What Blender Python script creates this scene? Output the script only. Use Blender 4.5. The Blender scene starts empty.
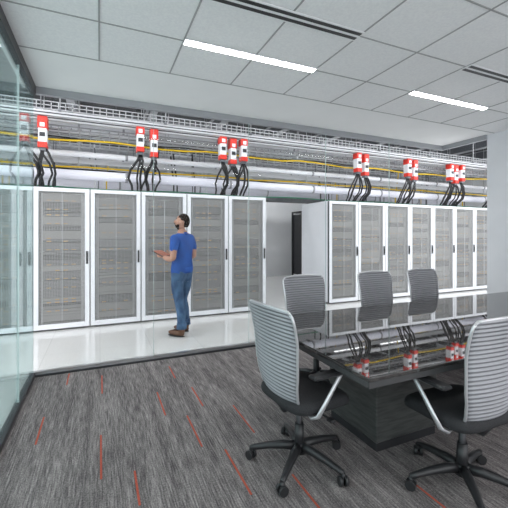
import bpy, math, random
from mathutils import Vector, Matrix
random.seed(7)
scene=bpy.context.scene
try:
    scene.view_settings.view_transform='Standard'
    scene.view_settings.look='None'
    scene.view_settings.exposure=0.2
except Exception as e: print(e)

# ---------------------------------------------------------------- materials
def mat(name,col,rough=.5,metal=0,spec=.5,emit=None,es=0):
    m=bpy.data.materials.new(name); m.use_nodes=True
    b=m.node_tree.nodes['Principled BSDF']
    b.inputs['Base Color'].default_value=(*col,1)
    b.inputs['Roughness'].default_value=rough
    b.inputs['Metallic'].default_value=metal
    b.inputs['Specular IOR Level'].default_value=spec
    if emit:
        b.inputs['Emission Color'].default_value=(*emit,1)
        b.inputs['Emission Strength'].default_value=es
    return m
class NT:
    def __init__(s,m): s.t=m.node_tree; s.n=s.t.nodes; s.l=s.t.links
    def new(s,ty,**kw):
        n=s.n.new(ty)
        for k,v in kw.items(): setattr(n,k,v)
        return n
    def link(s,a,b): s.l.new(a,b)
    def math(s,op,a,b=None,c=None):
        n=s.n.new('ShaderNodeMath'); n.operation=op
        for i,v in enumerate((a,b,c)):
            if v is None: continue
            if isinstance(v,(int,float)): n.inputs[i].default_value=v
            else: s.l.new(v,n.inputs[i])
        return n.outputs[0]
def add_noise(m,c1,c2,scale=(50,50,50),detail=3,bump=0,p1=.35,p2=.65):
    k=NT(m); b=k.n['Principled BSDF']
    tc=k.new('ShaderNodeTexCoord'); mp=k.new('ShaderNodeMapping'); mp.inputs['Scale'].default_value=scale
    k.link(tc.outputs['Object'],mp.inputs[0])
    nz=k.new('ShaderNodeTexNoise'); nz.inputs['Scale'].default_value=1; nz.inputs['Detail'].default_value=detail
    k.link(mp.outputs[0],nz.inputs['Vector'])
    r=k.new('ShaderNodeValToRGB'); r.color_ramp.elements[0].position=p1; r.color_ramp.elements[1].position=p2
    r.color_ramp.elements[0].color=(*c1,1); r.color_ramp.elements[1].color=(*c2,1)
    k.link(nz.outputs['Fac'],r.inputs[0]); k.link(r.outputs[0],b.inputs['Base Color'])
    if bump:
        bp=k.new('ShaderNodeBump'); bp.inputs['Strength'].default_value=bump; bp.inputs['Distance'].default_value=.002
        k.link(nz.outputs['Fac'],bp.inputs['Height']); k.link(bp.outputs[0],b.inputs['Normal'])
    return r
M={}
M['tile']=mat('ceiling_tile',(.85,.85,.85),.9); add_noise(M['tile'],(.80,.80,.81),(.86,.86,.86),(60,60,60),4)
M['dry']=mat('drywall',(.84,.84,.84),.8); add_noise(M['dry'],(.86,.86,.86),(.88,.88,.88),(3,3,3),2)
M['wall']=mat('wall_paint',(.62,.63,.66),.8); add_noise(M['wall'],(.68,.69,.72),(.71,.72,.75),(3,3,3),2)
M['tbar']=mat('ceiling_tbar',(.36,.36,.36),.6)
M['black']=mat('black_plastic',(.02,.02,.022),.4)
M['seatfab']=mat('black_seat_fabric',(.018,.018,.02),.85); add_noise(M['seatfab'],(.012,.012,.014),(.03,.03,.033),(300,300,300),2,.3)
M['dark']=mat('dark_metal',(.05,.05,.055),.4,.5)
M['alu']=mat('brushed_aluminium',(.55,.55,.56),.3,.9)
M['silver']=mat('silver_arm',(.62,.62,.64),.3,.6)
M['white']=mat('white_cabinet',(.8,.81,.84),.35); add_noise(M['white'],(.79,.80,.83),(.82,.83,.86),(4,4,4),2)
M['steel']=mat('galvanised_steel',(.36,.37,.39),.35,.5)
M['msteel']=mat('mid_grey_steel',(.2,.21,.23),.45,.2)
M['lsteel']=mat('pale_steel',(.56,.57,.59),.45,.1)
M['pipe']=mat('pipe_lagging',(.80,.80,.88),.4)
M['yellow']=mat('yellow_fiber',(.85,.58,.02),.5)
M['green']=mat('green_wire',(.03,.25,.14),.5)
M['red']=mat('red_tap_box',(.72,.035,.02),.4)
M['blkcable']=mat('black_cable',(.01,.01,.012),.45)
M['light_room']=mat('light_panel_room',(1,1,1),.5,emit=(1,.99,.97),es=26)
M['light_dc']=mat('light_tube_dc',(1,1,1),.5,emit=(.97,.98,1),es=8.2)
M['orange']=mat('carpet_accent_orange',(.6,.1,.04),.95); add_noise(M['orange'],(.32,.06,.035),(.46,.095,.055),(200,60,60),2)
M['dcwall']=mat('dc_wall_paint',(.8,.81,.82),.7); add_noise(M['dcwall'],(.86,.87,.88),(.9,.91,.92),(2,2,2),2)
M['dcupper']=mat('dc_upper_wall',(.15,.155,.165),.7); add_noise(M['dcupper'],(.06,.063,.068),(.13,.135,.145),(1,1,3),2)
M['deck']=mat('dc_deck',(.1,.1,.11),.7); add_noise(M['deck'],(.07,.072,.075),(.16,.165,.17),(1,12,1),3)
# dc floor
M['dcfloor']=mat('dc_floor_tile',(.78,.78,.76),.06,spec=.9)
k=NT(M['dcfloor']); b=k.n['Principled BSDF']
tc=k.new('ShaderNodeTexCoord'); br=k.new('ShaderNodeTexBrick'); br.offset=0
br.inputs['Scale'].default_value=1; br.inputs['Brick Width'].default_value=.61; br.inputs['Row Height'].default_value=.61
br.inputs['Mortar Size'].default_value=.003; br.inputs['Color1'].default_value=(.80,.80,.79,1); br.inputs['Color2'].default_value=(.83,.83,.82,1)
br.inputs['Mortar'].default_value=(.64,.64,.63,1); k.link(tc.outputs['Object'],br.inputs['Vector'])
nz=k.new('ShaderNodeTexNoise'); nz.inputs['Scale'].default_value=60; k.link(tc.outputs['Object'],nz.inputs['Vector'])
mx=k.new('ShaderNodeMix',data_type='RGBA',blend_type='MULTIPLY')
k.link(br.outputs['Color'],mx.inputs[6])
r=k.new('ShaderNodeValToRGB'); r.color_ramp.elements[0].color=(.7,.7,.69,1); r.color_ramp.elements[1].color=(1,1,1,1)
r.color_ramp.elements[0].position=.3; r.color_ramp.elements[1].position=.6
k.link(nz.outputs['Fac'],r.inputs[0]); k.link(r.outputs[0],mx.inputs[7]); mx.inputs[0].default_value=.6
k.link(mx.outputs[2],b.inputs['Base Color'])
# carpet
M['carpet']=mat('striped_carpet',(.15,.14,.14),.97,spec=.1)
k=NT(M['carpet']); b=k.n['Principled BSDF']
tc=k.new('ShaderNodeTexCoord')
def nzz(scale,detail=2):
    mp=k.new('ShaderNodeMapping'); mp.inputs['Scale'].default_value=scale; k.link(tc.outputs['Object'],mp.inputs[0])
    n=k.new('ShaderNodeTexNoise'); n.inputs['Scale'].default_value=1; n.inputs['Detail'].default_value=detail
    k.link(mp.outputs[0],n.inputs['Vector']); return n.outputs['Fac']
a=nzz((120,7,1),3); c=nzz((16,1.1,1),1); d=nzz((130,90,1),2)
s=k.math('ADD',k.math('MULTIPLY',a,.45),k.math('ADD',k.math('MULTIPLY',c,.22),k.math('MULTIPLY',d,.33)))
r=k.new('ShaderNodeValToRGB'); e=r.color_ramp.elements
e[0].position=.36; e[0].color=(.06,.053,.055,1); e[1].position=.64; e[1].color=(.36,.33,.32,1)
m2=e.new(.5); m2.color=(.175,.158,.157,1)
k.link(s,r.inputs[0]); k.link(r.outputs[0],b.inputs['Base Color'])
bp=k.new('ShaderNodeBump'); bp.inputs['Strength'].default_value=.4; bp.inputs['Distance'].default_value=.003
k.link(s,bp.inputs['Height']); k.link(bp.outputs[0],b.inputs['Normal'])
# table top
M['table']=mat('polished_dark_table',(.05,.048,.047),.02,spec=.9); add_noise(M['table'],(.022,.02,.02),(.045,.042,.04),(40,6,6),3)
b=M['table'].node_tree.nodes['Principled BSDF']; b.inputs['IOR'].default_value=1.75
M['tedge']=mat('table_edge',(.06,.06,.062),.25)
M['pedestal']=mat('table_pedestal_laminate',(.035,.036,.037),.3); add_noise(M['pedestal'],(.04,.042,.041),(.075,.078,.076),(8,8,60),3)
# glass
def glass(name,tint,base=.045,pw=4.5,amp=.7,haze=0):
    m=bpy.data.materials.new(name); m.use_nodes=True; k=NT(m); k.n.clear()
    o=k.new('ShaderNodeOutputMaterial'); t=k.new('ShaderNodeBsdfTransparent'); t.inputs[0].default_value=(*tint,1)
    g=k.new('ShaderNodeBsdfGlossy'); g.inputs['Roughness'].default_value=0.0; g.inputs['Color'].default_value=(.95,1,1,1)
    lw=k.new('ShaderNodeLayerWeight'); lw.inputs[0].default_value=.5
    f=k.math('ADD',k.math('MULTIPLY',k.math('POWER',lw.outputs['Facing'],pw),amp),base)
    mx=k.new('ShaderNodeMixShader'); k.link(f,mx.inputs[0])
    src=t.outputs[0]
    if haze:
        df=k.new('ShaderNodeBsdfDiffuse'); df.inputs[0].default_value=(.5,.68,.69,1)
        h=k.new('ShaderNodeMixShader'); h.inputs[0].default_value=haze; k.link(t.outputs[0],h.inputs[1]); k.link(df.outputs[0],h.inputs[2]); src=h.outputs[0]
    k.link(src,mx.inputs[1]); k.link(g.outputs[0],mx.inputs[2]); k.link(mx.outputs[0],o.inputs[0])
    return m
M['glass']=glass('clear_glass',(.985,.99,.99),.003,5,.25)
M['glass_l']=glass('tinted_side_glass',(.82,.9,.895),.03,4,.6,.09)
M['glass_edge']=mat('glass_edge_green',(.5,.6,.59),.2)
# perforated door
def perf():
    m=bpy.data.materials.new('perforated_door'); m.use_nodes=True; k=NT(m); b=k.n['Principled BSDF']; o=[n for n in k.n if n.type=='OUTPUT_MATERIAL'][0]
    b.inputs['Base Color'].default_value=(.35,.35,.345,1); b.inputs['Roughness'].default_value=.5
    tc=k.new('ShaderNodeTexCoord'); sp=k.new('ShaderNodeSeparateXYZ'); k.link(tc.outputs['Object'],sp.inputs[0])
    P=.021
    x=k.math('SUBTRACT',k.math('FRACT',k.math('MULTIPLY',sp.outputs[0],1/P)),.5)
    row=k.math('MULTIPLY',sp.outputs[2],1/P)
    z=k.math('SUBTRACT',k.math('FRACT',row),.5)
    dd=k.math('ADD',k.math('MULTIPLY',x,x),k.math('MULTIPLY',z,z))
    hole=k.math('LESS_THAN',dd,.16)
    t=k.new('ShaderNodeBsdfTransparent'); mx=k.new('ShaderNodeMixShader')
    k.link(hole,mx.inputs[0]); k.link(b.outputs[0],mx.inputs[1]); k.link(t.outputs[0],mx.inputs[2]); k.link(mx.outputs[0],o.inputs[0])
    return m
M['perf']=perf()
for nm,col in (('eq1',(.36,.35,.34)),('eq2',(.18,.18,.185)),('eq3',(.05,.05,.052)),('eq_glint',(.7,.4,.1))):
    M[nm]=mat('server_front_'+nm,col,.5)
# chair mesh
M['mesh']=mat('grey_ribbed_back',(.4,.4,.42),.5)
k=NT(M['mesh']); b=k.n['Principled BSDF']; tc=k.new('ShaderNodeTexCoord'); sp=k.new('ShaderNodeSeparateXYZ'); k.link(tc.outputs['Object'],sp.inputs[0])
w=k.math('MULTIPLY_ADD',k.math('SINE',k.math('MULTIPLY',sp.outputs[2],2*math.pi*26/.6)),.5,.5)
r=k.new('ShaderNodeValToRGB'); r.color_ramp.elements[0].color=(.14,.14,.155,1); r.color_ramp.elements[1].color=(.32,.32,.34,1); r.color_ramp.elements[0].position=.1; r.color_ramp.elements[1].position=.6
k.link(w,r.inputs[0]); k.link(r.outputs[0],b.inputs['Base Color'])
# man
M['skin']=mat('skin',(.5,.27,.19),.55)
M['hair']=mat('dark_hair',(.02,.014,.01),.8,spec=.15); add_noise(M['hair'],(.008,.005,.004),(.025,.016,.012),(90,90,90),3,.5)
M['shirt']=mat('blue_shirt',(.01,.1,.42),.8); add_noise(M['shirt'],(.008,.06,.28),(.015,.1,.4),(9,9,9),3,.4)
M['jeans']=mat('denim',(.05,.11,.22),.85); add_noise(M['jeans'],(.025,.06,.13),(.07,.14,.25),(12,12,8),4,.4)
M['boot']=mat('brown_leather',(.12,.055,.03),.5)
M['clip']=mat('clipboard',(.45,.16,.1),.4)
M['eye']=mat('eye_white',(.8,.8,.8),.2)

# ---------------------------------------------------------------- builder
class B:
    def __init__(s): s.v=[]; s.f=[]; s.mi=[]; s.sm=[]; s.mats=[]
    def m(s,key):
        if key not in s.mats: s.mats.append(key)
        return s.mats.index(key)
    def face(s,idx,mi,sm=False): s.f.append(idx); s.mi.append(mi); s.sm.append(sm)
    def box(s,lo,hi,key,rot=None,bev=0):
        mi=s.m(key); c=[(lo[i]+hi[i])/2 for i in range(3)]; h=[(hi[i]-lo[i])/2 for i in range(3)]
        n=len(s.v)
        if bev<=0:
            for dz in(-1,1):
                for dx,dy in((-1,-1),(1,-1),(1,1),(-1,1)):
                    p=Vector((dx*h[0],dy*h[1],dz*h[2]))
                    if rot: p=rot@p
                    s.v.append(tuple(p+Vector(c)))
            for q in((0,3,2,1),(4,5,6,7),(0,1,5,4),(1,2,6,5),(2,3,7,6),(3,0,4,7)): s.face([n+i for i in q],mi)
        else:
            rings=[]
            for z,ins in((-h[2],bev),(-h[2]+bev,0),(h[2]-bev,0),(h[2],bev)):
                ring=[]
                hx,hy=h[0]-ins,h[1]-ins
                cc=bev
                for x,y in((-hx+cc,-hy),(hx-cc,-hy),(hx,-hy+cc),(hx,hy-cc),(hx-cc,hy),(-hx+cc,hy),(-hx,hy-cc),(-hx,-hy+cc)):
                    p=Vector((x,y,z))
                    if rot: p=rot@p
                    ring.append(len(s.v)); s.v.append(tuple(p+Vector(c)))
                rings.append(ring)
            s.loft(rings,mi,False)
    def loft(s,rings,mi,sm=True,cap=True):
        N=len(rings[0])
        for a,b_ in zip(rings,rings[1:]):
            for i in range(N): s.face([a[i],a[(i+1)%N],b_[(i+1)%N],b_[i]],mi,sm)
        if cap:
            s.face(list(reversed(rings[0])),mi); s.face(list(rings[-1]),mi)
    def tube(s,pts,r,key,sides=8,flat=1.0,sm=True):
        mi=s.m(key); pts=[Vector(p) for p in pts]; n=len(pts)
        rs=r if isinstance(r,(list,tuple)) else [r]*n
        up=Vector((0,0,1)); rings=[]; prev=None
        for i,p in enumerate(pts):
            t=(pts[min(i+1,n-1)]-pts[max(i-1,0)])
            if t.length<1e-9: t=Vector((0,0,1))
            t.normalize()
            if prev is None:
                ref=up if abs(t.z)<.95 else Vector((0,1,0)); a=t.cross(ref).normalized()
            else:
                a=(prev-t*prev.dot(t)); a=a.normalized() if a.length>1e-6 else t.orthogonal().normalized()
            prev=a; bb=t.cross(a).normalized(); ring=[]
            for j in range(sides):
                an=2*math.pi*(j+.5)/sides
                q=p+a*math.cos(an)*rs[i]+bb*math.sin(an)*rs[i]*flat
                ring.append(len(s.v)); s.v.append(tuple(q))
            rings.append(ring)
        s.loft(rings,mi,sm)
    def ellipsoid(s,c,r,key,nu=16,nv=10,fn=None,rot=None):
        mi=s.m(key); c=Vector(c); rings=[]
        for i in range(1,nv):
            th=math.pi*i/nv; ring=[]
            for j in range(nu):
                ph=2*math.pi*j/nu
                p=Vector((math.sin(th)*math.cos(ph)*r[0],math.sin(th)*math.sin(ph)*r[1],-math.cos(th)*r[2]))
                if fn: p=fn(p)
                if rot: p=rot@p
                ring.append(len(s.v)); s.v.append(tuple(c+p))
            rings.append(ring)
        s.loft(rings,mi,True,False)
        for sgn,ring in((-1,rings[0]),(1,rings[-1])):
            p=Vector((0,0,sgn*r[2])); 
            if fn: p=fn(p)
            if rot: p=rot@p
            t=len(s.v); s.v.append(tuple(c+p))
            for j in range(nu):
                q=[ring[j],ring[(j+1)%nu],t]
                s.face(q if sgn>0 else q[::-1],mi,True)
    def mesh(s,name):
        me=bpy.data.meshes.new(name); me.from_pydata(s.v,[],s.f)
        for kx in s.mats: me.materials.append(M[kx])
        me.polygons.foreach_set('material_index',s.mi); me.polygons.foreach_set('use_smooth',s.sm)
        me.update(); return me
    def build(s,name,parent=None,loc=(0,0,0),rz=0):
        return inst(s.mesh(name),name,parent,loc,rz)
def inst(me,name,parent=None,loc=(0,0,0),rz=0):
    o=bpy.data.objects.new(name,me); scene.collection.objects.link(o)
    o.location=loc; o.rotation_euler=(0,0,rz)
    if parent: o.parent=parent
    return o
def empty(name,loc=(0,0,0),rz=0):
    o=bpy.data.objects.new(name,None); scene.collection.objects.link(o); o.location=loc; o.rotation_euler=(0,0,rz); o.empty_display_size=.1; return o
def simple(name,lo,hi,key,parent=None):
    b=B(); c=[(lo[i]+hi[i])/2 for i in range(3)]
    b.box([lo[i]-c[i] for i in range(3)],[hi[i]-c[i] for i in range(3)],key)
    return b.build(name,parent,c)

# ---------------------------------------------------------------- camera
H=1.45; F=350.0; TH=math.radians(23.75); CS,SN=math.cos(TH),math.sin(TH)
cam=bpy.data.cameras.new('camera'); co=bpy.data.objects.new('camera',cam); scene.collection.objects.link(co)
co.location=(0,0,H); co.rotation_euler=(math.pi/2,0,-TH); cam.sensor_width=36; cam.lens=F/508*36; cam.shift_y=-19/508; cam.clip_start=.05
scene.camera=co
def floorpt(px,py,h=0):
    Z=(H-h)*F/(py-235); u=(px-254)/F
    return Z*(SN+CS*u),Z*(CS-SN*u)

# ---------------------------------------------------------------- room shell
XL,XR,YG,YB,CH=-.63,5.38,4.2,-2.2,2.97
floor=simple('floor_carpet',(XL,YB,-.1),(XR,YG,0),'carpet')
b=B()
b.box((-6,YG,-.1),(13,11,0),'dcfloor'); b.box((-6,YB,-.1),(XL,YG,0),'dcfloor'); b.box((XR,3.44,-.1),(13,YG,0),'dcfloor')
b.build('floor_data_hall')
acc=B()
for px,py,L in [(40,430,.4),(68,379,.3),(102,384,.45),(101,455,.5),(137,487,.3),(161,403,.45),(172,372,.35),(194,430,.45),(197,396,.4),
  (237,470,.45),(243,418,.45),(262,362,.3),(308,494,.35),(425,492,.25)]:
    x,y=floorpt(px,py); acc.box((x-.006,y-L/2,.0),(x+.006,y+L/2,.0015),'orange')
acc.build('carpet_accent_stripes',floor,(-(XL+XR)/2,-(YB+YG)/2,.05))
simple('ceiling',(XL-.1,YB,CH),(XR+.12,3.33,CH+.15),'tile')
simple('ceiling_drywall_border',(XL-.1,3.33,CH),(XR+.12,YG+.06,CH+.15),'dry')
b=B(); g=.605
for i in range(-1,10):
    xx=-.006+i*g
    if xx<XR: b.box((xx-.006,YB,CH-.004),(xx+.006,3.33,CH),'tbar')
for i in range(0,10):
    yy=3.33-i*g
    if yy>YB: b.box((XL,yy-.006,CH-.004),(XR,yy+.006,CH),'tbar')
b.build('trim_ceiling_grid')
for y in (2.725,.305,-1.5):
    for x in(.6,3.02):
        b=B(); b.box((0,-.045,-.006),(1.21,.045,0),'white'); b.box((.01,-.033,-.009),(1.2,.033,-.006),'light_room')
        b.build('linear_ceiling_light',None,(x,y,CH-.004))
for x in (.6,3.02):
    b=B(); b.box((0,-.06,-.006),(1.21,.06,0),'tile')
    for yy in(-.03,.03): b.box((.01,yy-.016,-.008),(1.2,yy+.016,-.005),'black')
    b.build('linear_air_diffuser',None,(x,2.12,CH-.004))
simple('wall_right',(XR,YB,0),(XR+.12,3.44,CH),'wall')
simple('baseboard_right',(XR-.012,YB,0),(XR,3.44,.1),'dark')
simple('wall_above_glass',(XL-.1,YG+.0,CH+.15),(XR+.12,YG+.1,4.3),'dcwall')
b=B()
n=5; w=(XR-XL)/n
for i in range(n): b.box((XL+i*w+.0015,YG-.006,.04),(XL+(i+1)*w-.0015,YG+.006,2.9),'glass')
b.build('window_1')
b=B(); b.box((XR-.006,3.45,.04),(XR+.006,YG-.01,2.9),'glass'); b.build('window_2')
b=B()
yj=[YB,-.9,.4,1.7,2.6,3.49,YG-.01]
for a,c in zip(yj,yj[1:]): b.box((XL-.006,a+.003,.04),(XL+.006,c-.003,2.9),'glass_l')
b.build('window_3')
b=B()
for i in range(1,n): b.box((XL+i*w-.0015,YG-.007,.04),(XL+i*w+.0015,YG+.007,2.9),'glass_edge')
for a in yj[1:-1]: b.box((XL-.008,a-.004,.04),(XL+.008,a+.004,2.9),'glass_edge')
b.build('trim_glass_joints')
b=B(); 
b.box((XL-.03,YG-.03,2.9),(XR+.03,YG+.03,CH),'steel'); b.box((XR-.03,3.44,2.9),(XR+.03,YG-.03,CH),'steel'); b.box((XL-.03,YB,2.88),(XL+.03,YG-.03,CH),'dark')
b.build('trim_glass_header')
b=B()
b.box((XL-.025,YG-.025,0),(XR+.025,YG+.025,.045),'alu'); b.box((XR-.025,3.44,0),(XR+.025,YG-.025,.045),'alu'); b.box((XL-.025,YB,0),(XL+.025,YG-.025,.045),'dark')
b.box((XL+.025,YG-.045,0),(XR-.025,YG-.025,.02),'dark')
b.build('trim_glass_floor_channel')

# ---------------------------------------------------------------- data hall shell
DCH=4.2
b=B(); b.box((-6,11,0),(13,11.12,2.6),'dcwall'); b.box((-6,11,2.6),(13,11.12,DCH),'dcupper'); b.build('wall_back')
simple('wall_hall_right',(13,3.3,0),(13.1,11,DCH),'dcwall')
simple('ceiling_data_hall',(-6,YG+.1,DCH),(13,11.1,DCH+.1),'deck')
b=B()
for i in range(13):
    xx=-5+i*1.5; b.box((xx-.07,YG+.12,DCH-.28),(xx+.07,11,DCH-.26),'lsteel'); b.box((xx-.01,YG+.12,DCH-.26),(xx+.01,11,DCH-.02),'msteel'); b.box((xx-.07,YG+.12,DCH-.02),(xx+.07,11,DCH),'lsteel')
b.build('roof_joists')
for yy,zz,st in((4.75,3.88,1.45),(5.3,3.88,1.45),(9.2,3.75,1.9),(7.68,3.66,1.9),(10.75,3.2,1.9)):  # last row is an added source to brighten the back wall
    for i in range(11 if st<1.5 else 8):
        b=B(); b.box((-.61,-.1,0),(.61,.1,.06),'lsteel'); b.box((-.6,-.09,-.03),(.6,.09,0),'light_dc')
        for dx in(-.5,.5): b.tube([(dx,0,.06),(dx,0,DCH-zz-.0)],.004,'steel',4)
        b.build('fluorescent_fixture',None,(-4+i*st,yy,zz))

# ---------------------------------------------------------------- racks
RW,RH,RD=.765,2.17,1.1
def rack_mesh():
    b=B(); w=RW-.008; z0=.03
    b.box((0.004,.03,z0),(.03,RD,RH),'white'); b.box((w-.026,.03,z0),(w,RD,RH),'white')
    b.box((.03,.03,RH-.03),(w-.026,RD,RH),'white'); b.box((.03,.03,z0),(w-.026,RD,z0+.05),'white')
    b.box((.03,RD-.02,z0+.05),(w-.026,RD,RH-.03),'perf')
    fr=.072
    b.box((.006,0,z0),(fr,.028,RH-.004),'white'); b.box((w-fr,0,z0),(w-.002,.028,RH-.004),'white')
    b.box((fr,0,RH-.06),(w-fr,.028,RH-.004),'white'); b.box((fr,0,z0),(w-fr,.028,z0+.075),'white')
    b.box((fr,.01,z0+.075),(w-fr,.011,RH-.06),'perf')
    b.box((w/2-.004,.002,z0+.075),(w/2+.004,.010,RH-.06),'lsteel')
    b.box((0,.02,z0),(.005,.06,RH-.01),'dark')
    b.box((fr-.005,-.002,z0+.07),(fr,.004,RH-.055),'msteel'); b.box((w-fr,-.002,z0+.07),(w-fr+.005,.004,RH-.055),'msteel')
    z=.14
    while z<1.98:
        hh=random.choice([.0445,.0445,.089,.133]); kx=random.choice(['eq1','eq1','eq2','eq3'])
        b.box((.12,.06+random.choice([0,0,.03]),z),(w-.12,.8,z+hh-.008),kx)
        if random.random()<.5:
            for q in range(4): 
                if random.random()<.7: b.box((.17+q*.11,.05,z+.008),(.23+q*.11,.06,z+.024),'eq_glint')  # warm glints on the equipment, painted as flat orange blocks
        z+=hh
    b.box((.09,.05,.1),(.12,.09,2.08),'lsteel'); b.box((w-.12,.05,.1),(w-.09,.09,2.08),'lsteel')
    b.box((w-.05,-.022,1.0),(w-.022,0,1.2),'black',bev=.005); b.box((w-.044,-.03,1.04),(w-.028,-.022,1.14),'black')
    for x in(.08,w-.08):
        for y in(.1,RD-.1): b.tube([(x,y,0),(x,y,z0)],.025,'black',10)
    b.box((.03,.05,.012),(w-.026,.07,z0),'black')
    return b.mesh('server_rack')
rms=[rack_mesh() for _ in range(3)]; YR=6.05
for i in range(8): inst(rms[i%3],'server_rack',None,(-.906-3*RW+i*RW,YR,0))
for i in range(8): inst(rms[(i*2)%3],'server_rack',None,(4.38+i*RW,YR,0))
b=B()
for x in(0,.55):
    for y in(0,.6): b.box((x,y,0),(x+.05,y+.05,2.2),'black')
b.box((0,0,2.2),(.6,.65,2.25),'black'); b.box((0,0,.0),(.6,.65,.06),'black'); b.box((.05,.06,.1),(.55,.6,2.15),'dark')
b.build('black_network_cabinet',None,(6.12,10.0,0))
b=B(); b.box((3.9,10.9,0),(4.0,10.99,2.25),'lsteel'); b.box((4.9,10.9,0),(5.0,10.99,2.25),'lsteel'); b.box((4.0,10.9,2.15),(4.9,10.99,2.25),'lsteel'); b.box((4.0,10.94,0.01),(4.9,10.99,2.15),'white'); b.box((4.78,10.9,1.0),(4.84,10.94,1.15),'dark')
b.build('door_1')

# ---------------------------------------------------------------- overhead services, laid out in lanes
X0,X1=-4.2,12
def basket(b,y,z,w,hgt,step,key='lsteel',r=.005,cab=('msteel','lsteel','white','msteel','blkcable')):
    for yy,zz in((0,0),(w*.33,0),(w*.66,0),(w,0),(0,hgt),(w,hgt),(0,hgt/2),(w,hgt/2)):
        b.box((X0,y+yy-r,z+zz-r),(X1,y+yy+r,z+zz+r),key)
    n=int((X1-X0)/step)
    for i in range(n):
        x=X0+i*step; b.box((x-r,y,z-r),(x+r,y+w,z+r),key); b.box((x-r,y-r,z),(x+r,y+r,z+hgt),key); b.box((x-r,y+w-r,z),(x+r,y+w+r,z+hgt),key)
    for j,col in enumerate(cab):
        yy=y+w*(.15+.7*j/max(1,len(cab)-1)); 
        b.tube([(X0+q*.6,yy+random.uniform(-.015,.015),z+.025+random.uniform(0,.02)) for q in range(int((X1-X0)/.6))],.014,col,5)
def ladder(b,y,z,w,key='lsteel',cab=('blkcable','lsteel','msteel','white')):
    b.box((X0,y,z),(X1,y+.03,z+.09),key); b.box((X0,y+w-.03,z),(X1,y+w,z+.09),key)
    for i in range(int((X1-X0)/.25)): x=X0+i*.25; b.box((x,y+0.03,z+.02),(x+.03,y+w-.03,z+.045),key)
    for j,col in enumerate(cab):
        yy=y+.06+j*.07; b.tube([(X0+q*.5,yy+random.uniform(-.012,.012),z+.062+random.uniform(0,.012)) for q in range(int((X1-X0)/.5))],.013,col,5)
def hangers(b,y0,y1,z,step=1.53,key='lsteel',r=.008,x0=-3.9):
    for i in range(int((X1-x0)/step)):
        x=x0+i*step; b.box((x-.02,y0,z-.045),(x+.02,y1,z-.009),key)
        for y in(y0+.01,y1-.01): b.tube([(x,y,z-.04),(x,y,DCH)],r,key,5)
b=B(); basket(b,6.3,3.42,.34,.12,.1,'lsteel',.007); basket(b,6.3,3.08,.34,.09,.15,'lsteel',.007,('white','msteel','blkcable','lsteel')); hangers(b,6.28,6.66,3.42); hangers(b,6.28,6.66,3.08)
b.tube([(X0+q*.4,6.29,2.97+.035*math.sin(q*1.3)*random.uniform(.2,1)) for q in range(int((X1-X0)/.4))],.016,'yellow',6)
b.tube([(X0+q*.4,6.30,3.0+.03*math.sin(q*.9+1)*random.uniform(.2,1)) for q in range(int((X1-X0)/.4))],.012,'blkcable',6)
b.tube([(X0+q*.3,6.29,3.34+.05*math.sin(q*1.1)*random.uniform(.2,1)) for q in range(int((X1-X0)/.3))],.011,'yellow',6)
b.build('cable_basket_tray')
b=B(); ladder(b,6.74,2.68,.32,'lsteel'); basket(b,6.74,3.2,.32,.1,.15,'msteel',.006); hangers(b,6.72,7.08,2.68,1.53,'lsteel',.008,-3.4); hangers(b,6.72,7.08,3.2,1.53,'lsteel',.008,-3.4)
b.tube([(X0+q*.4,6.74,2.62+.02*math.sin(q*1.3)*random.uniform(.2,1)) for q in range(int((X1-X0)/.4))],.016,'yellow',6)
b.tube([(X0+q*.4,6.74,2.57+.02*math.sin(q*.8)*random.uniform(.2,1)) for q in range(int((X1-X0)/.4))],.014,'blkcable',6)
b.tube([(X0+q*.4,6.73,2.26+.012*math.sin(q)) for q in range(int((X1-X0)/.4))],.012,'green',6)
for i in range(54):
    x=random.choice([random.uniform(-3,2.6),random.uniform(4.6,10)]); y=random.uniform(6.75,7.0); z=random.uniform(2.7,3.1); dx=random.uniform(-.1,.1)
    b.tube([(x,y,z),(x+dx*.2,y,z-.15),(x+dx,y+.02,2.45),(x+dx,y+.02,RH+.012)],random.choice([.008,.012,.015]),random.choice(['yellow','yellow','blkcable','blkcable','white','msteel']),5)
b.build('ladder_cable_tray')
b=B(); ladder(b,7.92,3.0,.4,'white',('msteel','blkcable','lsteel')); hangers(b,7.9,8.34,3.0,1.53,'msteel'); b.build('ladder_cable_tray')
b=B(); basket(b,8.62,3.4,.4,.12,.2,'lsteel',.01); b.build('cable_basket_tray')
b=B(); ladder(b,9.45,3.0,.4,'lsteel'); hangers(b,9.43,9.87,3.0,1.9,'msteel'); b.build('ladder_cable_tray')
def pipe(y,z,r,key):
    b=B(); b.tube([(X0,0,0),(X1,0,0)],r,key,18)
    for i in range(9):
        x=X0+.8+i*1.9; b.tube([(x,0,0),(x+.04,0,0)],r+.008,'steel',18)
    b.build('chilled_water_pipe',None,(0,y,z))
pipe(6.45,2.44,.08,'pipe'); pipe(6.45,2.78,.045,'white'); pipe(7.45,2.9,.09,'white'); pipe(8.5,3.15,.1,'lsteel'); pipe(8.75,2.62,.12,'pipe'); pipe(7.3,3.5,.09,'white')
b=B(); b.box((X0,9.97,3.1),(X1,10.5,3.6),'lsteel')
for i in range(12): b.box((X0+i*1.35,9.95,3.08),(X0+i*1.35+.05,10.52,3.62),'msteel'); b.box((X0+i*1.35,9.95,3.62),(X0+i*1.35+.02,9.97,DCH),'steel')
b.build('air_duct')
YBW=5.95; ZB=3.2
b=B()
for y in(YBW-.04,YBW+.2):
    b.box((X0,y-.035,ZB),(X1,y+.035,ZB+.07),'lsteel'); b.box((X0,y-.04,ZB+.025),(X1,y+.04,ZB+.042),'dark')
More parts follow.
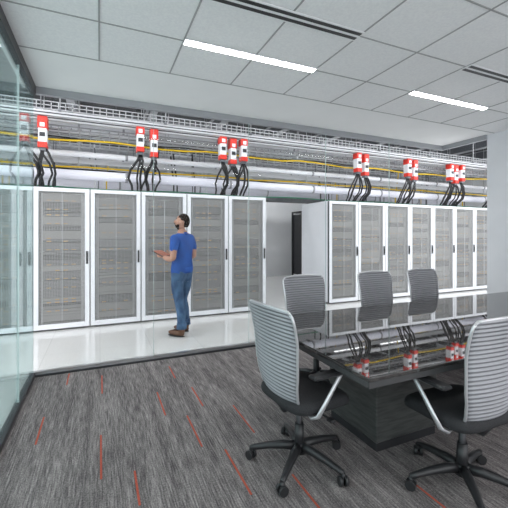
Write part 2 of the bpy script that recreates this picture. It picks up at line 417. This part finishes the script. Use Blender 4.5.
for i in range(11):
    x=-3.6+i*1.53; b.box((x-.02,YBW-.1,ZB+.07),(x+.02,YBW+.26,ZB+.1),'msteel'); b.tube([(x,YBW-.08,ZB+.09),(x,YBW-.08,DCH)],.008,'lsteel',5)
b.build('overhead_busway')
def tapbox_mesh(s):
    b=B()
    for k_,dx in enumerate((-.12,.1) if s else (-.2,.0,.2)):
        dy=.0 if k_%2==0 else .03; dz=0 if k_%2==0 else -.06
        b.box((dx-.055,-.07+dy,-.41+dz),(dx+.055,.07+dy,-.12+dz),'white',bev=.006)
        b.box((dx-.064,-.075+dy,-.13+dz),(dx+.064,.075+dy,-.01),'red' ,bev=.006)
        b.box((dx-.03,-.085+dy,-.11+dz),(dx+.03,-.075+dy,-.05+dz),'white')
        b.box((dx-.060,-.08+dy,-.41+dz),(dx+.060,.06+dy,-.33+dz),'red',bev=.004)
        b.box((dx-.035,-.08+dy,-.25+dz),(dx+.035,-.07+dy,-.19+dz),'dark'); b.box((dx-.04,-.05+dy,-.45+dz),(dx+.04,.05+dy,-.41+dz),'msteel')
        zb=-(ZB-RH)+.03
        for rr,off in((.02,0),(.018,.055),(.016,-.045),(.016,.02)):
            sx=random.choice([-1,1])*random.uniform(.03,.15)
            b.tube([(dx+off*.3,dy,-.44),(dx+sx*.3+off,dy-.02,-.55),(dx+sx+off,dy,-.7),(dx+sx*1.2+off,dy+.06,-.83),(dx+sx*.8+off,dy+.15,-.93),(dx+sx*.7+off,.22,zb)],rr,'blkcable',7)
    return b.mesh('busway_tap_box')
for i,x in enumerate((-2.4,-.87,.716,2.2,5.15,6.6,8.09,9.6)):
    inst(tapbox_mesh(i%3!=0),'busway_tap_box',None,(x,YBW,ZB))

# ---------------------------------------------------------------- table
tx0,tx1,ty0,ty1=1.2,4.8,1.335,2.7
T=empty('conference_table',((tx0+tx1)/2,(ty0+ty1)/2,0))
hx,hy=(tx1-tx0)/2,(ty1-ty0)/2
b=B(); b.box((-hx,-hy,.728),(hx,hy,.75),'table',bev=.004); b.build('table_top',T)
b=B(); b.box((-hx+.006,-hy+.006,.695),(hx-.006,hy-.006,.728),'tedge'); b.build('top_edge_band',T)
cy=(ty0+ty1)/2; cx=(tx0+tx1)/2
for i,(a,c) in enumerate(((1.68,2.25),(3.75,4.32))):
    b=B(); b.box((a-cx,1.8-cy,0.06),(c-cx,2.32-cy,.695),'pedestal',bev=.006); b.box((a-cx+.01,1.81-cy,0),(c-cx-.01,2.31-cy,.06),'dark')
    b.box((a-cx-.05,1.75-cy,.66),(c-cx+.05,2.37-cy,.695),'dark')
    b.build('pedestal_%d'%(i+1),T)
b=B(); b.box((2.25-cx,2.02-cy,.4),(3.75-cx,2.1-cy,.69),'pedestal'); b.build('modesty_beam',T)

# ---------------------------------------------------------------- chairs (front = +Y local)
def interp(t,P):
    for (a,va),(b_,vb) in zip(P,P[1:]):
        if t<=b_:
            f=(t-a)/(b_-a)
            return va+(vb-va)*f
    return P[-1][1]
def chair_parts():
    out=[]
    NX,NZ=12,130
    YP=[(0,-.12),(.07,-.155),(.15,-.185),(.3,-.207),(.5,-.215),(.7,-.225),(.85,-.242),(1,-.27)]
    WP=[(0,.13),(.05,.165),(.15,.19),(.4,.222),(.75,.24),(.93,.243),(.98,.236),(1,.215)]
    z0,z1=.40,1.02
    def bp(u,t,off):
        w=interp(t,WP); y=interp(t,YP); z=z0+(z1-z0)*t
        rib=.0045*math.sin(2*math.pi*26*(z)/.6)
        return (u*w, y+.035*u*u+rib*(1 if abs(u)<.97 else .2)+off, z+.012*(1-u*u)*t)
    b=B(); mi=b.m('mesh'); fr=[];bk=[]
    for sheet,off in((fr,.006),(bk,-.006)):
        for j in range(NZ+1):
            row=[]
            for i in range(NX+1):
                row.append(len(b.v)); b.v.append(bp(-1+2*i/NX,j/NZ,off))
            sheet.append(row)
    for j in range(NZ):
        for i in range(NX):
            b.face([fr[j][i+1],fr[j][i],fr[j+1][i],fr[j+1][i+1]],mi,True); b.face([bk[j][i],bk[j][i+1],bk[j+1][i+1],bk[j+1][i]],mi,True)
        b.face([fr[j][0],bk[j][0],bk[j+1][0],fr[j+1][0]],mi); b.face([bk[j][NX],fr[j][NX],fr[j+1][NX],bk[j+1][NX]],mi)
    for i in range(NX):
        b.face([bk[NZ][i],bk[NZ][i+1],fr[NZ][i+1],fr[NZ][i]],mi); b.face([fr[0][i],fr[0][i+1],bk[0][i+1],bk[0][i]],mi)
    out.append(('backrest',b))
    b=B()
    for sgn in(-1,1):
        b.tube([bp(sgn,q/24,-.002) for q in range(25)],.008,'silver',8)
    b.tube([bp(-1+q/6,1,0) for q in range(13)],.008,'silver',8); b.tube([bp(-1+q/6,0,0) for q in range(13)],.01,'silver',8)
    b.tube([(0,-.145,.43),(0,-.12,.385),(0,0,.385)],[.03,.035,.04],'black',8)
    out.append(('back_frame',b))
    b=B(); mi=b.m('seatfab'); rings=[]; N=40
    for z,s in((.415,.86),(.418,.93),(.43,.985),(.45,1.0),(.468,.985),(.482,.94),(.49,.86),(.492,.6),(.49,.25)):
        ring=[]
        for j in range(N):
            a=2*math.pi*j/N; c,s_=math.cos(a),math.sin(a)
            x=.245*s*math.copysign(abs(c)**.45,c); y=.035+.225*s*math.copysign(abs(s_)**.45,s_)
            zz=z-(.035*max(0,(y-.1)/.165)**2)
            ring.append(len(b.v)); b.v.append((x,y,zz))
        rings.append(ring)
    b.loft(rings,mi,True); out.append(('seat',b))
    b=B(); b.box((-.1,-.1,.365),(.1,.12,.42),'black',bev=.012); b.box((-.2,-.03,.395),(.2,.03,.418),'black')
    b.tube([(.1,.02,.385),(.26,.03,.38)],.006,'black',6); b.box((.24,.015,.372),(.28,.045,.388),'black')
    out.append(('tilt_mechanism',b))
    b=B(); b.tube([(0,0,.12),(0,0,.37)],.019,'dark',14); b.tube([(0,0,.09),(0,0,.25)],[.032,.028],'black',14); out.append(('gas_column',b))
    b=B(); b.tube([(0,0,.07),(0,0,.13)],[.045,.04],'black',16)
    for q in range(5):
        a=2*math.pi*q/5+.3; c,s_=math.cos(a),math.sin(a)
        b.tube([(c*r,s_*r,z) for r,z in((.02,.105),(.1,.108),(.2,.095),(.28,.078),(.315,.07))],[.03,.027,.022,.018,.015],'black',8)
    out.append(('star_base',b))
    b=B()
    for q in range(5):
        a=2*math.pi*q/5+.3; c,s_=math.cos(a)*.31,math.sin(a)*.31
        ca=a+.9; dx,dy=math.cos(ca),math.sin(ca)
        for sg in(-1,1): b.tube([(c+dx*sg*.008,s_+dy*sg*.008,.028),(c+dx*sg*.026,s_+dy*sg*.026,.028)],.028,'black',14)
        b.tube([(c,s_,.03),(c,s_,.075)],[.014,.012],'black',8)
    out.append(('casters',b))
    b=B()
    for sg in(-1,1):
        path=[(.17,-.06,.405),(.225,-.075,.40),(.268,-.07,.425),(.283,-.035,.49),(.287,.02,.565),(.287,.07,.625),(.286,.09,.652)]
        b.tube([(sg*x,y,z) for x,y,z in path],[.016,.017,.017,.016,.015,.015,.016],'silver',8,flat=.65)
        b.box((sg*.283-.035,-.13,.648),(sg*.283+.035,.13,.672),'black',bev=.009)
    out.append(('armrests',b))
    return [(n,x.mesh(n)) for n,x in out]
CP=chair_parts()
def chair(x,y,rz):
    E=empty('office_chair',(x,y,0),rz)
    for n,me in CP: inst(me,n,E)
chair(1.165,1.93,math.radians(-84))
chair(1.92,1.37,math.radians(0))
for x in(1.93,2.87,3.62): chair(x,2.88,math.pi)

# ---------------------------------------------------------------- man (front=+Y local)
def man(loc,rz):
    E=empty('man',loc,rz)
    J=[];ED=[]
    def a(p,r,par=None):
        J.append((p,r)); i=len(J)-1
        if par is not None: ED.append((par,i))
        return i
    pel=a((0,0,.96),(.165,.135))
    wa=a((0,-.005,1.08),(.165,.13),pel); ch=a((0,-.01,1.25),(.18,.135),wa); uc=a((0,-.015,1.38),(.165,.11),ch)
    nk=a((0,-.005,1.475),(.066,.066),uc); hd=a((0,.01,1.56),(.06,.062),nk)
    for sg in(-1,1):
        sh=a((sg*.18,-.015,1.40),(.075,.075),uc)
        sl=a((sg*.235,-.03,1.27),(.07,.07),sh); s2=a((sg*.245,-.03,1.22),(.05,.05),sl)
        el=a((sg*.255,-.035,1.12),(.046,.046),s2)
        if sg<0:
            f1=a((-.225,.07,1.11),(.043,.043),el); wr=a((-.16,.2,1.13),(.028,.032),f1)
        else:
            f1=a((.21,.07,1.13),(.043,.043),el); wr=a((.11,.18,1.17),(.028,.032),f1)
        hp=a((sg*.09,0,.88),(.11,.11),pel); th=a((sg*.105,.012,.7),(.093,.093),hp)
        fy=.05*sg
        kn=a((sg*.11,.02+fy,.5),(.07,.07),th); cf=a((sg*.115,-.02+fy,.34),(.068,.068),kn); an=a((sg*.12,-.03+fy,.13),(.06,.062),cf)
    me=bpy.data.meshes.new('body'); me.from_pydata([j[0] for j in J],ED,[]); 
    o=bpy.data.objects.new('body_tmp',me); scene.collection.objects.link(o)
    sk=o.modifiers.new('s','SKIN'); sk.use_smooth_shade=True
    for i,j in enumerate(J):
        me.skin_vertices[0].data[i].radius=j[1]; me.skin_vertices[0].data[i].use_root=(i==0)
    ss=o.modifiers.new('ss','SUBSURF'); ss.levels=2; ss.render_levels=2
    dg=bpy.context.evaluated_depsgraph_get(); dg.update()
    m2=bpy.data.meshes.new_from_object(o.evaluated_get(dg)); bpy.data.objects.remove(o)
    m2.name='body'; m2.materials.clear()
    for kx in('shirt','jeans','skin'): m2.materials.append(M[kx])
    for p in m2.polygons:
        c=p.center; p.use_smooth=True
        arm=c.z>1.055 and (abs(c.x)>.195 or c.y>.145 or (abs(c.x)>.165 and c.y>.06))
        if c.z<.915: p.material_index=1
        elif arm and c.z<1.235: p.material_index=2
        elif c.z>1.475: p.material_index=2
        else: p.material_index=0
    inst(m2,'body',E)
    b=B()
    b.tube([(0,0,.90),(0,0,.93),(0,-.003,.99)],[.16,.168,.16],'shirt',24,flat=.83)
    b.tube([(0,-.012,1.44),(0,-.006,1.485)],[.086,.072],'shirt',16)
    b.build('shirt_hem_and_collar',E)
    b=B()
    for sg in(-1,1):
        fy=.05*sg; x=sg*.12
        b.tube([(x,-.03+fy,.17),(x,-.032+fy,.1),(x,-.02+fy,.045)],[.052,.05,.05],'boot',12)
        b.ellipsoid((x+sg*.008,.055+fy,.05),(.048,.14,.05),'boot',16,10,fn=lambda p:Vector((p.x,p.y,max(p.z,-.038)*(1 if p.y<0 else .8))))
        b.ellipsoid((x+sg*.008,.055+fy,.012),(.05,.145,.012),'black',16,6)
        b.tube([(x,-.03+fy,.115),(x,-.03+fy,.2)],[.074,.068],'jeans',14)
    b.build('boots',E)
    Hd=empty('head_group',(0,.0,1.53)); Hd.parent=E; Hd.rotation_euler=(math.radians(12),0,math.radians(30))
    off=-1.53
    b=B()
    def hf(p):
        q=p.copy()
        if q.z<0: q.x*=1+.28*q.z/.12; 
        if q.z<-.02 and q.y<0: q.y*=.82
        if q.y>0 and q.z<-.03: q.y*=1.02
        return q
    b.ellipsoid((0,.02,1.635+off),(.077,.096,.118),'skin',24,18,fn=hf)
    b.ellipsoid((0,.118,1.625+off),(.013,.02,.026),'skin',10,8); b.ellipsoid((0,.127,1.612+off),(.016,.014,.011),'skin',10,8)
    for sg in(-1,1):
        b.ellipsoid((sg*.079,.015,1.63+off),(.009,.02,.033),'skin',10,8)
        b.ellipsoid((sg*.03,.1,1.648+off),(.013,.01,.009),'eye',10,8); b.ellipsoid((sg*.03,.109,1.648+off),(.005,.003,.005),'black',8,6)
        b.ellipsoid((sg*.03,.108,1.666+off),(.02,.007,.005),'hair',8,6)
    b.ellipsoid((0,.111,1.578+off),(.024,.007,.007),'clip',10,6)
    b.build('head',Hd)
    b=B()
    def cap(p):
        q=p.copy()
        if q.y>.03: q.z=max(q.z,.045) ; 
        elif q.y>-.03: q.z=max(q.z,.015)
        else: q.z=max(q.z,-.07)
        return q
    b.ellipsoid((0,.008,1.645+off),(.084,.098,.122),'hair',28,22,fn=cap)
    b.build('hair',Hd)
    b=B()
    def bf(p):
        q=p.copy(); q.z=min(q.z,-.055 if q.y>.05 else (-.04 if q.y>.02 else -.11)); 
        if q.y<.015: q.y=.015
        return hf(q)
    b.ellipsoid((0,.024,1.633+off),(.079,.099,.124),'hair',28,22,fn=bf)
    b.ellipsoid((0,.122,1.592+off),(.028,.008,.006),'hair',10,6)
    b.build('beard',Hd)
    def hand(w,fwd,side,up,name):
        w=Vector(w); fwd=Vector(fwd).normalized(); up=Vector(up).normalized(); side=fwd.cross(up).normalized()*side
        b=B()
        P=lambda f,s_,u:tuple(w+fwd*f+side*s_+up*u)
        b.tube([P(-.02,0,0),P(.02,0,0),P(.055,0,0),P(.085,0,0)],[.028,.034,.04,.036],'skin',12,flat=.45)
        for i,(s_,L) in enumerate(((.028,.07),(.010,.08),(-.009,.074),(-.027,.058))):
            b.tube([P(.08,s_,0),P(.08+L*.42,s_,-.004),P(.08+L*.72,s_,.012),P(.08+L*.86,s_,.032)],[.0095,.009,.0085,.0065],'skin',8)
        b.tube([P(.015,.03,0),P(.045,.052,.006),P(.07,.052,.02),P(.085,.045,.03)],[.013,.012,.010,.008],'skin',8)
        b.build(name,E)
    hand((-.16,.2,1.13),(.3,.9,.05),-1,(0,0,1),'hand_left')
    hand((.11,.18,1.17),(-.5,.8,.1),1,(0,0,1),'hand_right')
    b=B(); R=Matrix.Rotation(math.radians(22),3,'X')
    b.box((-.19,.2,1.17),(.03,.40,1.182),'black',rot=R,bev=.003); 
    b.box((-.18,.207,1.184),(.02,.393,1.186),'clip',rot=R); b.build('tablet',E)
man((1.1,5.12,0),math.radians(42))

# ---------------------------------------------------------------- world
w=bpy.data.worlds.new('world'); scene.world=w; w.use_nodes=True
w.node_tree.nodes['Background'].inputs[0].default_value=(.95,.97,1,1); w.node_tree.nodes['Background'].inputs[1].default_value=2.0
